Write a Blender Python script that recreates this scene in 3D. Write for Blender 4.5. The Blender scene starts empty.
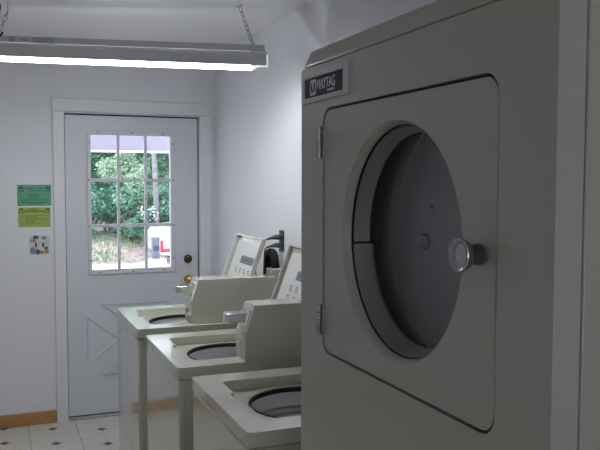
import bpy, bmesh, math, random
from mathutils import Vector, Matrix, Euler
random.seed(7)
SC = bpy.context.scene
COL = SC.collection
PI = math.pi

# ------------------------------------------------------------------ materials
def mat(name, col, rough=0.5, metal=0.0, coat=0.0, spec=0.5, bump=0.0, bscale=60.0, vary=0.0, vscale=8.0, trans=0.0, emit=None, estr=0.0):
    m = bpy.data.materials.new(name); m.use_nodes = True
    nt = m.node_tree; b = nt.nodes['Principled BSDF']
    b.inputs['Base Color'].default_value = (*col, 1)
    b.inputs['Roughness'].default_value = rough
    b.inputs['Metallic'].default_value = metal
    b.inputs['Coat Weight'].default_value = coat
    b.inputs['Coat Roughness'].default_value = 0.06
    b.inputs['Specular IOR Level'].default_value = spec
    b.inputs['Transmission Weight'].default_value = trans
    if emit:
        b.inputs['Emission Color'].default_value = (*emit, 1); b.inputs['Emission Strength'].default_value = estr
    if bump or vary:
        tc = nt.nodes.new('ShaderNodeTexCoord')
    if bump:
        n = nt.nodes.new('ShaderNodeTexNoise'); n.inputs['Scale'].default_value = bscale; n.inputs['Detail'].default_value = 3
        nt.links.new(tc.outputs['Object'], n.inputs['Vector'])
        bp = nt.nodes.new('ShaderNodeBump'); bp.inputs['Strength'].default_value = bump; bp.inputs['Distance'].default_value = 0.002
        nt.links.new(n.outputs['Fac'], bp.inputs['Height']); nt.links.new(bp.outputs['Normal'], b.inputs['Normal'])
    if vary:
        n2 = nt.nodes.new('ShaderNodeTexNoise'); n2.inputs['Scale'].default_value = vscale; n2.inputs['Detail'].default_value = 4
        nt.links.new(tc.outputs['Object'], n2.inputs['Vector'])
        r = nt.nodes.new('ShaderNodeValToRGB')
        r.color_ramp.elements[0].position = 0.3; r.color_ramp.elements[1].position = 0.7
        r.color_ramp.elements[0].color = (*[max(0, c*(1-vary)) for c in col], 1)
        r.color_ramp.elements[1].color = (*[min(1, c*(1+vary)) for c in col], 1)
        nt.links.new(n2.outputs['Fac'], r.inputs['Fac']); nt.links.new(r.outputs['Color'], b.inputs['Base Color'])
    return m

def glass_mat(name, tint, gloss=0.08):
    m = bpy.data.materials.new(name); m.use_nodes = True; nt = m.node_tree; nt.nodes.clear()
    o = nt.nodes.new('ShaderNodeOutputMaterial'); t = nt.nodes.new('ShaderNodeBsdfTransparent'); g = nt.nodes.new('ShaderNodeBsdfGlossy')
    t.inputs['Color'].default_value = (*tint, 1); g.inputs['Roughness'].default_value = 0.02
    f = nt.nodes.new('ShaderNodeFresnel'); f.inputs['IOR'].default_value = 1.5
    ge = nt.nodes.new('ShaderNodeNewGeometry'); mr = nt.nodes.new('ShaderNodeMapRange')      # same reflectance from inside the sheet
    mr.inputs['To Min'].default_value = 1.5; mr.inputs['To Max'].default_value = 1/1.5
    nt.links.new(ge.outputs['Backfacing'], mr.inputs['Value']); nt.links.new(mr.outputs[0], f.inputs['IOR'])
    mx = nt.nodes.new('ShaderNodeMixShader')
    nt.links.new(f.outputs[0], mx.inputs[0]); nt.links.new(t.outputs[0], mx.inputs[1]); nt.links.new(g.outputs[0], mx.inputs[2])
    nt.links.new(mx.outputs[0], o.inputs[0]); return m

M = {}
M['wall'] = mat('wall paint', (.80, .80, .835), .55, bump=.12, bscale=45, spec=.35)
M['wall_r'] = mat('wall paint satin', (.83, .83, .875), .42, bump=.1, bscale=45, spec=.4)
M['ceil'] = mat('ceiling paint', (.84, .84, .85), .36, bump=.06, bscale=14, spec=.5)
M['trim'] = mat('trim paint', (.78, .78, .81), .4)
M['door'] = mat('door paint', (.68, .70, .74), .38, bump=.04, bscale=120)
M['doorframe'] = mat('window frame paint', (.71, .72, .755), .35)
M['dark'] = mat('dark weatherstrip', (.025, .025, .028), .7)
M['alu'] = mat('grey sill', (.42, .43, .45), .5, metal=.3)
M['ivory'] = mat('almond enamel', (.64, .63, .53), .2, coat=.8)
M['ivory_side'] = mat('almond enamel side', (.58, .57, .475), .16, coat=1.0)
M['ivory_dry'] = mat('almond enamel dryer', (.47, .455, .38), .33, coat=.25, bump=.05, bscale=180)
M['groove'] = mat('near-black gaps and skirts', (.02, .02, .018), .8)  # near-black put in for shade in the dryer door gap; also small dark parts
M['white_plastic'] = mat('white plastic', (.75, .75, .74), .4)
M['chrome'] = mat('chrome', (.75, .76, .78), .12, metal=1.0)
M['knob'] = mat('dull chrome knob', (.45, .45, .48), .22, metal=1.0)
M['dsteel'] = mat('dark steel', (.10, .10, .105), .4, metal=.6)
M['steel'] = mat('brushed steel', (.42, .42, .44), .4, metal=.8)
M['galv'] = mat('galvanised drum steel', (.46, .46, .47), .5)
M['ring'] = mat('grey seal ring', (.25, .245, .24), .4)
M['rubber'] = mat('black rubber', (.010, .010, .011), .6, spec=.25)
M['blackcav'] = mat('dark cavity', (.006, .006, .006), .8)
M['tub'] = mat('grey tub enamel', (.78, .78, .80), .35)
M['tub2'] = mat('grey tub ring', (.5, .5, .52), .4)
M['brass'] = mat('polished brass', (.75, .55, .18), .22, metal=1.0)
M['bronze'] = mat('aged bronze', (.10, .075, .05), .35, metal=.8)
M['badge_frame'] = mat('silver badge frame', (.62, .62, .64), .5)
M['badge_panel'] = mat('charcoal badge panel', (.075, .075, .082), .7, spec=.15)
M['badge_ink'] = mat('pale badge lettering', (.88, .88, .88), .6)
M['green'] = mat('green paper', (.13, .40, .24), .8, vary=.06)
M['yellow'] = mat('yellow green paper', (.38, .47, .12), .8, vary=.06)
M['ink_g'] = mat('dark ink', (.02, .07, .045), .8)
M['ink_y'] = mat('olive ink', (.09, .11, .035), .8)
M['red'] = mat('red pin', (.55, .04, .03), .4)
M['black'] = mat('black plastic', (.015, .015, .016), .4)
M['grey_plastic'] = mat('grey plastic', (.10, .10, .105), .55, spec=.3)
M['plate'] = mat('dark outlet plate', (.03, .034, .042), .5, spec=.25)
M['std'] = mat('standpipe plastic', (.66, .65, .60), .5)
M['tan'] = mat('painted tan', (.42, .27, .08), .6)
M['slate'] = mat('painted slate blue', (.07, .085, .14), .6)
M['stone'] = mat('painted grey stone', (.22, .25, .30), .6, vary=.35, vscale=120)
M['moss'] = mat('painted moss', (.20, .22, .12), .6)
M['brown'] = mat('painted brown', (.14, .085, .065), .6)
M['plate_white'] = mat('switch plate', (.62, .62, .60), .45)
M['oak'] = mat('oak baseboard', (.40, .21, .07), .45)
M['fix'] = mat('white enamel fixture', (.78, .78, .78), .4)
M['label_grey'] = mat('faded stamped ink', (.36, .36, .36), .6)
M['tube'] = mat('fluorescent tube', (.9, .9, .9), .4, emit=(.93, .95, 1.0), estr=27.5)
M['ink'] = mat('label ink', (.07, .08, .085), .7)
M['ink_lt'] = mat('label grey blue', (.15, .19, .20), .6)
M['label'] = mat('lid label paper', (.72, .73, .70), .5)
M['pane'] = glass_mat('window glass', (.97, .98, .98))
M['dryglass'] = glass_mat('dryer door glass', (.93, .93, .93))
M['concrete'] = mat('pale concrete', (.78, .77, .78), .9, vary=.06, vscale=3)
M['gravel'] = mat('leaf litter bank', (.40, .34, .34), .95, vary=.45, vscale=9, bump=.5, bscale=30)
M['grassblade'] = mat('grass', (.20, .34, .16), .8, vary=.3)
M['leaf_a'] = mat('leaves blue green', (.17, .37, .29), .55, vary=.45, vscale=3)
M['leaf_b'] = mat('leaves mid green', (.26, .47, .33), .55, vary=.4, vscale=3)
M['leaf_c'] = mat('leaves pale green', (.46, .62, .46), .6, vary=.35, vscale=4)
M['leaf_w'] = mat('white blossom', (.80, .78, .82), .7)
M['bark'] = mat('bark', (.30, .30, .34), .9, vary=.3, vscale=10)
M['beam'] = mat('lilac painted beam', (.42, .39, .50), .7)
M['beam_edge'] = mat('white lit edge and posts', (.85, .85, .85), .6)  # its white stands in for light on the beam edge; posts share it
M['car'] = mat('white car paint', (.85, .85, .86), .25, coat=.8)
M['car_glass'] = mat('dark car glass', (.05, .06, .07), .08)
M['tail'] = mat('red tail lamp', (.70, .06, .10), .25, coat=.5)
M['tyre'] = mat('tyre rubber', (.02, .02, .02), .8)
M['ped'] = mat('blue grey pedestal', (.17, .19, .27), .6, vary=.15, vscale=6)

def grid_floor():
    m = bpy.data.materials.new('cream vinyl tile'); m.use_nodes = True; nt = m.node_tree; b = nt.nodes['Principled BSDF']
    N = nt.nodes.new; L = nt.links.new
    tc = N('ShaderNodeTexCoord'); sx = N('ShaderNodeSeparateXYZ'); L(tc.outputs['Object'], sx.inputs[0])
    def mth(op, a, bb=None):
        n = N('ShaderNodeMath'); n.operation = op
        for i, v in enumerate((a, bb)):
            if v is None: continue
            if isinstance(v, (int, float)): n.inputs[i].default_value = v
            else: L(v, n.inputs[i])
        return n.outputs[0]
    S = .2935
    u = mth('DIVIDE', mth('SUBTRACT', sx.outputs[0], .021), S)             # grout lines at whole u
    iu = mth('FLOOR', u)
    fu = mth('SUBTRACT', u, iu)
    # diamonds in the middle of each column, stepping back from column to column
    v0 = mth('DIVIDE', mth('ADD', sx.outputs[1], mth('ADD', .256, mth('MULTIPLY', iu, .1185))), S)
    v = mth('ADD', v0, .5)
    fv = mth('SUBTRACT', v, mth('FLOOR', v))
    du = mth('ABSOLUTE', mth('SUBTRACT', fu, .5)); dv = mth('ABSOLUTE', mth('SUBTRACT', fv, .5))
    dia = mth('LESS_THAN', mth('ADD', du, dv), .115)
    eu = mth('MINIMUM', fu, mth('SUBTRACT', 1.0, fu))
    ev = mth('MINIMUM', fv, mth('SUBTRACT', 1.0, fv))
    g1 = mth('LESS_THAN', eu, .011)
    g2 = mth('LESS_THAN', ev, .010)
    g3 = mth('MULTIPLY', mth('LESS_THAN', mth('MINIMUM', du, dv), .007), .45)
    g = mth('MAXIMUM', mth('MAXIMUM', g1, mth('MULTIPLY', g2, .6)), g3)
    nz = N('ShaderNodeTexNoise'); nz.inputs['Scale'].default_value = 6; L(tc.outputs['Object'], nz.inputs['Vector'])
    cr = N('ShaderNodeValToRGB'); cr.color_ramp.elements[0].color = (.62, .60, .53, 1); cr.color_ramp.elements[1].color = (.72, .70, .64, 1); L(nz.outputs['Fac'], cr.inputs['Fac'])
    m1 = N('ShaderNodeMixRGB'); m1.inputs[2].default_value = (.36, .34, .29, 1); L(g, m1.inputs[0]); L(cr.outputs[0], m1.inputs[1])
    m2 = N('ShaderNodeMixRGB'); m2.inputs[2].default_value = (.075, .035, .03, 1); L(dia, m2.inputs[0]); L(m1.outputs[0], m2.inputs[1])
    L(m2.outputs[0], b.inputs['Base Color']); b.inputs['Roughness'].default_value = .32
    return m
M['floor'] = grid_floor()

# wood grain for the baseboard
nt = M['oak'].node_tree; b = nt.nodes['Principled BSDF']
tc = nt.nodes.new('ShaderNodeTexCoord'); mp = nt.nodes.new('ShaderNodeMapping'); mp.inputs['Scale'].default_value = (3, 40, 60)
nz = nt.nodes.new('ShaderNodeTexNoise'); nz.inputs['Scale'].default_value = 1.5; nz.inputs['Detail'].default_value = 5
cr = nt.nodes.new('ShaderNodeValToRGB'); cr.color_ramp.elements[0].color = (.32, .155, .045, 1); cr.color_ramp.elements[1].color = (.50, .28, .10, 1)
nt.links.new(tc.outputs['Object'], mp.inputs[0]); nt.links.new(mp.outputs[0], nz.inputs['Vector']); nt.links.new(nz.outputs['Fac'], cr.inputs[0]); nt.links.new(cr.outputs[0], b.inputs['Base Color'])

# ------------------------------------------------------------------ mesh helpers
def tag(o, label=None, cat=None, group=None, kind=None):
    if label: o['label'] = label
    if cat: o['category'] = cat
    if group: o['group'] = group
    if kind: o['kind'] = kind
    return o

def empty(name, loc=(0, 0, 0), **k):
    o = bpy.data.objects.new(name, None); o.location = loc; o.empty_display_size = .05; COL.objects.link(o)
    return tag(o, **k)

class MB:
    def __init__(s): s.bm = bmesh.new()
    def _m(s, r, mtx):
        bmesh.ops.transform(s.bm, matrix=mtx, verts=r); return s
    def box(s, x0, x1, y0, y1, z0, z1, mtx=None):
        r = bmesh.ops.create_cube(s.bm, size=1)['verts']
        m = Matrix.Translation(((x0+x1)/2, (y0+y1)/2, (z0+z1)/2)) @ Matrix.Diagonal((abs(x1-x0), abs(y1-y0), abs(z1-z0), 1))
        s._m(r, (mtx @ m) if mtx else m); return s
    def cyl(s, a, b, r0, r1=None, n=24, caps=True):
        a = Vector(a); b = Vector(b); r1 = r0 if r1 is None else r1; d = b-a
        q = d.to_track_quat('Z', 'Y').to_matrix().to_4x4()
        r = bmesh.ops.create_cone(s.bm, cap_ends=caps, segments=n, radius1=r0, radius2=r1, depth=d.length)['verts']
        s._m(r, Matrix.Translation((a+b)/2) @ q); return s
    def sph(s, c, r, n=16, sc=(1, 1, 1)):
        v = bmesh.ops.create_uvsphere(s.bm, u_segments=n, v_segments=max(6, n//2), radius=1)['verts']
        s._m(v, Matrix.Translation(c) @ Matrix.Diagonal((r*sc[0], r*sc[1], r*sc[2], 1))); return s
    def lathe(s, prof, origin, axis='Z', n=48, a0=0.0, a1=2*PI):
        """prof: (radius, height) list; axis Z up or X (height along +X)."""
        full = abs(a1-a0-2*PI) < 1e-6; k = n if full else n+1; rings = []
        for (r, h) in prof:
            ring = []
            for i in range(k):
                a = a0+(a1-a0)*i/n
                if axis == 'Z': p = (r*math.cos(a), r*math.sin(a), h)
                else: p = (h, r*math.cos(a), r*math.sin(a))
                ring.append(s.bm.verts.new(Vector(origin)+Vector(p)))
            rings.append(ring)
        for A, B in zip(rings, rings[1:]):
            for i in range(k if full else n):
                j = (i+1) % k
                s.bm.faces.new((A[i], A[j], B[j], B[i]))
        return s
    def tube(s, pts, r, n=10, caps=True):
        pts = [Vector(p) for p in pts]; rings = []
        for i, p in enumerate(pts):
            d = (pts[min(i+1, len(pts)-1)]-pts[max(i-1, 0)]).normalized()
            q = d.to_track_quat('Z', 'Y'); rr = r[i] if isinstance(r, (list, tuple)) else r
            rings.append([s.bm.verts.new(p+q @ Vector((rr*math.cos(2*PI*k/n), rr*math.sin(2*PI*k/n), 0))) for k in range(n)])
        # untwist
        for i in range(1, len(rings)):
            best = min(range(n), key=lambda o: sum((rings[i][(k+o) % n].co-pts[i]-(rings[i-1][k].co-pts[i-1])).length for k in range(n)))
            rings[i] = rings[i][best:]+rings[i][:best]
        for A, B in zip(rings, rings[1:]):
            for k in range(n): s.bm.faces.new((A[k], A[(k+1) % n], B[(k+1) % n], B[k]))
        if caps: s.bm.faces.new(rings[0][::-1]); s.bm.faces.new(rings[-1])
        return s
    def prism(s, pts, vec):
        """closed polygon (3-D points) extruded by vec."""
        A = [s.bm.verts.new(Vector(p)) for p in pts]; B = [s.bm.verts.new(Vector(p)+Vector(vec)) for p in pts]
        s.bm.faces.new(A); s.bm.faces.new(B[::-1]); k = len(A)
        for i in range(k): s.bm.faces.new((A[i], B[i], B[(i+1) % k], A[(i+1) % k]))
        return s
    def plate(s, outer, inner, vec):
        """polygon with one hole, extruded by vec."""
        for off in (Vector((0, 0, 0)), Vector(vec)):
            es = []
            for lp in (outer, inner):
                vs = [s.bm.verts.new(Vector(p)+off) for p in lp]
                es += [s.bm.edges.new((vs[i], vs[(i+1) % len(vs)])) for i in range(len(vs))]
                if lp is outer: O = vs
                else: I = vs
            bmesh.ops.triangle_fill(s.bm, edges=es, use_beauty=True)
            if off.length == 0: O0, I0 = O, I
        for A, B in ((O0, O), (I0, I)):
            for i in range(len(A)): s.bm.faces.new((A[i], A[(i+1) % len(A)], B[(i+1) % len(A)], B[i]))
        return s
    def build(s, name, m, parent=None, bevel=0, seg=2, smooth=None, loc=None, recalc=True, label=None):
        if recalc: bmesh.ops.recalc_face_normals(s.bm, faces=s.bm.faces[:])
        me = bpy.data.meshes.new(name); s.bm.to_mesh(me); s.bm.free()
        o = bpy.data.objects.new(name, me); COL.objects.link(o); me.materials.append(m)
        if parent:
            o.parent = parent
            # geometry was given in world space: move it under the parent's frame
            me.transform(world(parent).inverted())
        elif loc:
            me.transform(Matrix.Translation(loc).inverted()); o.location = loc
        if bevel:
            bv = o.modifiers.new('bevel', 'BEVEL'); bv.width = bevel; bv.segments = seg; bv.limit_method = 'ANGLE'; bv.angle_limit = math.radians(35)
        if smooth or bevel:
            for p in me.polygons: p.use_smooth = True
            a = math.radians(smooth if isinstance(smooth, (int, float)) and not isinstance(smooth, bool) else 35)
            me.set_sharp_from_angle(angle=a)
        if label: o['label'] = label
        return o
def world(o):
    m = o.matrix_basis.copy()
    p = o.parent
    while p: m = p.matrix_basis @ m; p = p.parent
    return m

def rrect(a0, a1, b0, b1, r, n=6):
    """rounded rectangle as (a, b) pairs, counter-clockwise."""
    out = []
    for cx, cy, st in ((a1-r, b1-r, 0), (a0+r, b1-r, 90), (a0+r, b0+r, 180), (a1-r, b0+r, 270)):
        for i in range(n+1):
            t = math.radians(st+90*i/n); out.append((cx+r*math.cos(t), cy+r*math.sin(t)))
    return out

def text_mesh(body, mtx, w=None, h=None, align='LEFT', extrude=0.0004):
    """text flattened to a bmesh in its own XY, fitted to width w / cap height h, then placed with mtx."""
    cu = bpy.data.curves.new('lettering', 'FONT'); cu.body = body; cu.size = 1; cu.extrude = extrude; cu.resolution_u = 3; cu.offset = .003
    to = bpy.data.objects.new('lettering', cu); COL.objects.link(to)
    dg = bpy.context.evaluated_depsgraph_get(); me = bpy.data.meshes.new_from_object(to.evaluated_get(dg))
    bm = bmesh.new(); bm.from_mesh(me); bpy.data.objects.remove(to); bpy.data.curves.remove(cu); bpy.data.meshes.remove(me)
    xs = [v.co.x for v in bm.verts]; ys = [v.co.y for v in bm.verts]
    x0, x1, y0, y1 = min(xs), max(xs), min(ys), max(ys)
    for v in bm.verts:
        v.co.x = (v.co.x-x0)/(x1-x0)*w; v.co.y = (v.co.y-y0)/(y1-y0)*h
    bm.transform(mtx); return bm
def add_bm(mb, bm):
    me = bpy.data.meshes.new('t'); bm.to_mesh(me); bm.free(); mb.bm.from_mesh(me); bpy.data.meshes.remove(me)

def copy_tree(o, parent=None):
    c = o.copy(); COL.objects.link(c)
    if parent: c.parent = parent
    for ch in list(o.children): copy_tree(ch, c)
    return c

# ------------------------------------------------------------------ room shell
WX, CZ, LX, FY = 1.002, 2.475, -2.0, -6.6
T = .12
def struct(mb, name, m, **k):
    o = mb.build(name, m, **k); o['kind'] = 'structure'; return o
struct(MB().box(LX-T, WX+T, FY-T, T, -.1, 0), 'floor', M['floor'])
struct(MB().box(LX-T, WX+T, FY-T, T, CZ, CZ+.12), 'ceiling', M['ceil'])
DX0, DX1, DZ = -.024, .900, 2.058          # rough opening
struct(MB().box(LX-T, DX0, 0, T, 0, CZ).box(DX1, WX+T, 0, T, 0, CZ).box(DX0, DX1, 0, T, DZ, CZ), 'wall_back', M['wall'])
struct(MB().box(WX, WX+T, FY-T, 0, 0, CZ), 'wall_right', M['wall_r'])
struct(MB().box(LX-T, LX, FY, 0, 0, CZ), 'wall_left', M['wall'])
wx0, wx1, wz0, wz1 = -.95, .50, .95, 2.15  # opening cut for the added fill window
struct(MB().box(LX-T, wx0, FY-T, FY, 0, CZ).box(wx1, WX, FY-T, FY, 0, CZ).box(wx0, wx1, FY-T, FY, 0, wz0).box(wx0, wx1, FY-T, FY, wz1, CZ), 'wall_front', M['wall'])
fill_win = empty('fill_window_1', (-.1, FY-.06, wz0), kind='structure')  # added window behind the camera, letting in soft fill daylight
MB().plate([(wx0, FY-.09, wz0), (wx1, FY-.09, wz0), (wx1, FY-.09, wz1), (wx0, FY-.09, wz1)], [(wx0+.05, FY-.09, wz0+.05), (wx1-.05, FY-.09, wz0+.05), (wx1-.05, FY-.09, wz1-.05), (wx0+.05, FY-.09, wz1-.05)], (0, .05, 0)).box(-.12, -.08, FY-.085, FY-.045, wz0+.04, wz1-.04).build('window_frame', M['trim'], fill_win)
MB().box(wx0+.045, wx1-.045, FY-.068, FY-.063, wz0+.045, wz1-.045).build('window_pane', M['pane'], fill_win)
struct(MB().box(LX, -.0885, -.014, 0, 0, .084), 'baseboard_back', M['oak'], bevel=.004)
# door casing: two legs and a head that overhangs them a little
cs = MB().box(-.0885, -.016, -.018, 0, 0, 2.058).box(.892, .976, -.018, 0, 0, 2.058).box(-.094, .984, -.022, 0, 2.058, 2.142)
cs.box(-.024, -.0145, 0, .10, 0, 2.058).box(.888, .900, 0, .10, 0, 2.058).box(-.024, .900, 0, .10, 2.048, 2.058)
struct(cs, 'trim_1', M['trim'], bevel=.004)
struct(MB().box(-.024, .900, -.012, .12, 0, .014), 'trim_2', M['alu'], bevel=.004)

# ------------------------------------------------------------------ the door
door = empty('door_1', (0, .02, 0), kind='structure')
GX0, GX1, GZ0, GZ1 = .150, .690, 1.003, 1.913
dy0, dy1 = .018, .062
sl = MB().plate([(-.010, dy0, .022), (.880, dy0, .022), (.880, dy0, 2.038), (-.010, dy0, 2.038)],
                [(GX0, dy0, GZ0), (GX1, dy0, GZ0), (GX1, dy0, GZ1), (GX0, dy0, GZ1)], (0, dy1-dy0, 0))
sl.build('door_slab', M['door'], door)
ws = MB().box(.880, .8875, .028, .05, .014, 2.047).box(-.0145, .8875, .020, .05, 2.038, 2.0478).box(-.0145, -.010, .03, .05, .014, 2.044).box(-.0145, .885, .024, .055, .0142, .022)
ws.build('weather_strip', M['dark'], door)
# nine-light window insert
fr = MB()
fr.plate([(.128, .006, .972), (.717, .006, .972), (.717, .006, 1.941), (.128, .006, 1.941)],
         [(GX0+.003, .006, GZ0+.003), (GX1-.003, .006, GZ0+.003), (GX1-.003, .006, GZ1-.003), (GX0+.003, .006, GZ1-.003)], (0, .0125, 0))
fro = fr.build('window_frame', M['doorframe'], door, bevel=.004)
mu = MB()
xs = [.333, .517]; zs = [1.302, 1.609]
for x in xs: mu.box(x-.0095, x+.0095, .012, .034, GZ0, GZ1)
for z in zs: mu.box(GX0, GX1, .0125, .0335, z-.011, z+.011)
mu.build('muntin_grid', M['doorframe'], fro, bevel=.003)
MB().box(GX0-.001, GX1+.001, .036, .040, GZ0-.001, GZ1+.001).build('window_pane', M['pane'], door)
for x, z in [(.20, 1.927), (.425, 1.927), (.64, 1.927), (.20, .987), (.425, .987), (.64, .987), (.139, 1.86), (.139, 1.61), (.139, 1.30), (.139, 1.07), (.705, 1.86), (.705, 1.61), (.705, 1.30), (.705, 1.07)]:
    MB().cyl((x, .0062, z), (x, .003, z), .0055, .004, n=10).build('screw', M['bronze'], fro, label='small dark screw head')
# crossbuck: four raised triangles
cx, cz, g = .443, .53, .062
L_, R_, B_, T_ = .115, .77, .29, .77
def tri(a, b_, c):
    P = [Vector(q) for q in (a, b_, c)]; ctr = sum(P, Vector())/3; mb = MB()
    for f, d in ((1.0, .008), ):
        A = [(p.x, .0185, p.y) for p in P]
    inn = [ctr+(p-ctr)*.82 for p in P]
    bot = [mb.bm.verts.new((p.x, .0185, p.y)) for p in P]; mid = [mb.bm.verts.new((p.x, .0040, p.y)) for p in [ctr+(q-ctr)*.94 for q in P]]
    top = [mb.bm.verts.new((p.x, .0125, p.y)) for p in inn]
    for A, B in ((bot, mid), (mid, top)):
        for i in range(3): mb.bm.faces.new((A[i], A[(i+1) % 3], B[(i+1) % 3], B[i]))
    mb.bm.faces.new(top); mb.build('crossbuck_panel', M['door'], door)
tri((L_, T_-.07, 0), (L_, B_+.07, 0), (cx-g-.05, cz, 0))
tri((R_, T_-.07, 0), (R_, B_+.07, 0), (cx+g+.05, cz, 0))
tri((L_+.09, T_, 0), (R_-.09, T_, 0), (cx, cz+g, 0))
tri((L_+.09, B_, 0), (R_-.09, B_, 0), (cx, cz-g, 0))
db = MB().cyl((.808, .018, 1.058), (.808, .004, 1.058), .031, .028).cyl((.808, .004, 1.058), (.808, -.006, 1.058), .02, .018).build('deadbolt', M['bronze'], door, bevel=.002, label='dark bronze deadbolt')
MB().box(.802, .814, -.018, -.006, 1.040, 1.076).build('thumb_turn', M['bronze'], db, bevel=.002)
kb = MB().cyl((.808, .018, .916), (.808, .010, .916), .032, .03).build('rosette', M['brass'], door, bevel=.002, label='round brass rosette')
MB().lathe([(.0001, -.052), (.014, -.051), (.025, -.042), (.028, -.028), (.022, -.014), (.011, -.006), (.011, .012)], (0, 0, 0), 'X', 24).build('t', M['brass'])
kn = bpy.data.objects['t']; kn.name = 'door_knob'; kn.data.name = 'door_knob'
kn.data.transform(Matrix.Translation((.808, 0, .916)) @ Matrix.Rotation(PI/2, 4, 'Z')); kn.data.transform(world(kb).inverted()); kn.parent = kb
for p in kn.data.polygons: p.use_smooth = True
kn['label'] = 'polished brass door knob'

# ------------------------------------------------------------------ notices and switch
def wall_y(x, z, d=.0016): return Matrix.Translation((x, -d, z)) @ Matrix.Rotation(PI/2, 4, 'X')
def word_bars(mb, x0, x1, z, h, y=-.0017, seed=1):
    rnd = random.Random(seed); x = x0
    while x < x1-.002:
        w = min(rnd.uniform(.004, .012), x1-x); mb.box(x, x+w, y, y+.0004, z, z+h); x += w+.0025
    return mb
def icon(mb, x, z, s, y=-.0018):
    # little front-loading machine drawing: body outline, lid, base
    mb.box(x, x+s, y, y+.0004, z, z+s*.14).box(x, x+s*.13, y, y+.0004, z, z+s*.8).box(x+s*.87, x+s, y, y+.0004, z, z+s*.8)
    mb.box(x, x+s, y, y+.0004, z+s*.66, z+s*.8).box(x+s*.18, x+s*.82, y, y+.0004, z+s*.82, z+s*1.1)
gn = empty('notice', (-.207, 0, 1.441), label='green paper notice with dark printed hours pinned on the wall above the yellow one', cat='notice', group='notices beside the door')
MB().box(-.312, -.103, -.0012, 0, 1.441, 1.578).build('paper', M['green'], gn)
mb = MB(); add_bm(mb, text_mesh('LAUNDRY HOURS', wall_y(-.267, 1.548), .122, .011)); add_bm(mb, text_mesh('7 AM-10 PM', wall_y(-.248, 1.534), .080, .008))
for i, (a, c) in enumerate([(-.25, -.17), (-.235, -.18), (-.245, -.175)]): word_bars(mb, a, c, 1.514-.011*i, .0045, seed=i)
word_bars(mb, -.288, -.122, 1.477, .0045, seed=5); word_bars(mb, -.288, -.122, 1.462, .0045, seed=6); word_bars(mb, -.25, -.16, 1.452, .0045, seed=7)
mb.build('printed_text', M['ink_g'], gn, label='dark printed lettering')
for x in (-.302, -.138): mb = MB(); icon(mb, x, 1.535, .027); mb.build('printed_icon', M['ink_g'], gn)
MB().cyl((-.112, -.001, 1.570), (-.112, -.009, 1.570), .005, .004, n=12).build('push_pin', M['red'], gn, label='red push pin')
MB().cyl((-.297, -.001, 1.448), (-.297, -.009, 1.448), .005, .004, n=12).build('push_pin', M['black'], gn, label='black push pin')
yn = empty('notice', (-.21, 0, 1.303), label='yellow-green paper notice with rows of small print below the green one', cat='notice', group='notices beside the door')
MB().box(-.308, -.110, -.0012, 0, 1.303, 1.430).build('paper', M['yellow'], yn)
mb = MB(); word_bars(mb, -.235, -.185, 1.413, .007, seed=11); word_bars(mb, -.270, -.142, 1.401, .008, seed=12)
for i, (a, c) in enumerate([(-.29, -.12), (-.262, -.19), (-.262, -.125), (-.268, -.20), (-.262, -.21), (-.295, -.165)]): word_bars(mb, a, c, 1.374-.0105*i, .004, seed=20+i)
mb.box(-.155, -.118, -.0017, -.0013, 1.306, 1.309)
mb.build('printed_text', M['ink_y'], yn, label='olive printed lettering')
for x in (-.302, -.140): mb = MB(); icon(mb, x, 1.394, .027); mb.build('printed_icon', M['ink_y'], yn)

sw = empty('light_switch', (-.18, 0, 1.184), label='double light switch plate painted with colourful stones below the paper notices', cat='light switch')
MB().prism([(x, -.004, z) for x, z in rrect(-.241, -.119, 1.122, 1.246, .012)], (0, .004, 0)).build('switch_plate', M['plate_white'], sw, bevel=.0015)
for x in (-.203, -.159): MB().box(x-.0055, x+.0055, -.0115, -.003, 1.172, 1.200).build('toggle', M['black'], sw, bevel=.001, label='black toggle')
def blob(x, z, rx, rz, m, nm='painted_stone'):
    MB().lathe([(.0001, -.0062), (.6, -.0058), (.9, -.005), (1.0, -.0035)], (0, 0, 0), 'X', 14).build('q', m)
    o = bpy.data.objects['q']; o.name = nm; o.data.name = nm
    o.data.transform(Matrix.Translation((x, 0, z)) @ Matrix.Diagonal((rx, 1, rz, 1)) @ Matrix.Rotation(PI/2, 4, 'Z')); o.data.transform(world(sw).inverted()); o.parent = sw
for a in [(-.203, 1.236, .019, .013, M['slate']), (-.220, 1.215, .020, .012, M['tan']), (-.152, 1.231, .014, .012, M['stone']), (-.222, 1.150, .018, .024, M['stone']),
          (-.192, 1.141, .017, .018, M['slate']), (-.140, 1.165, .013, .009, M['brown']), (-.138, 1.143, .015, .014, M['tan']), (-.165, 1.138, .012, .010, M['moss']), (-.135, 1.208, .010, .016, M['plate_white'])]: blob(*a)

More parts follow.
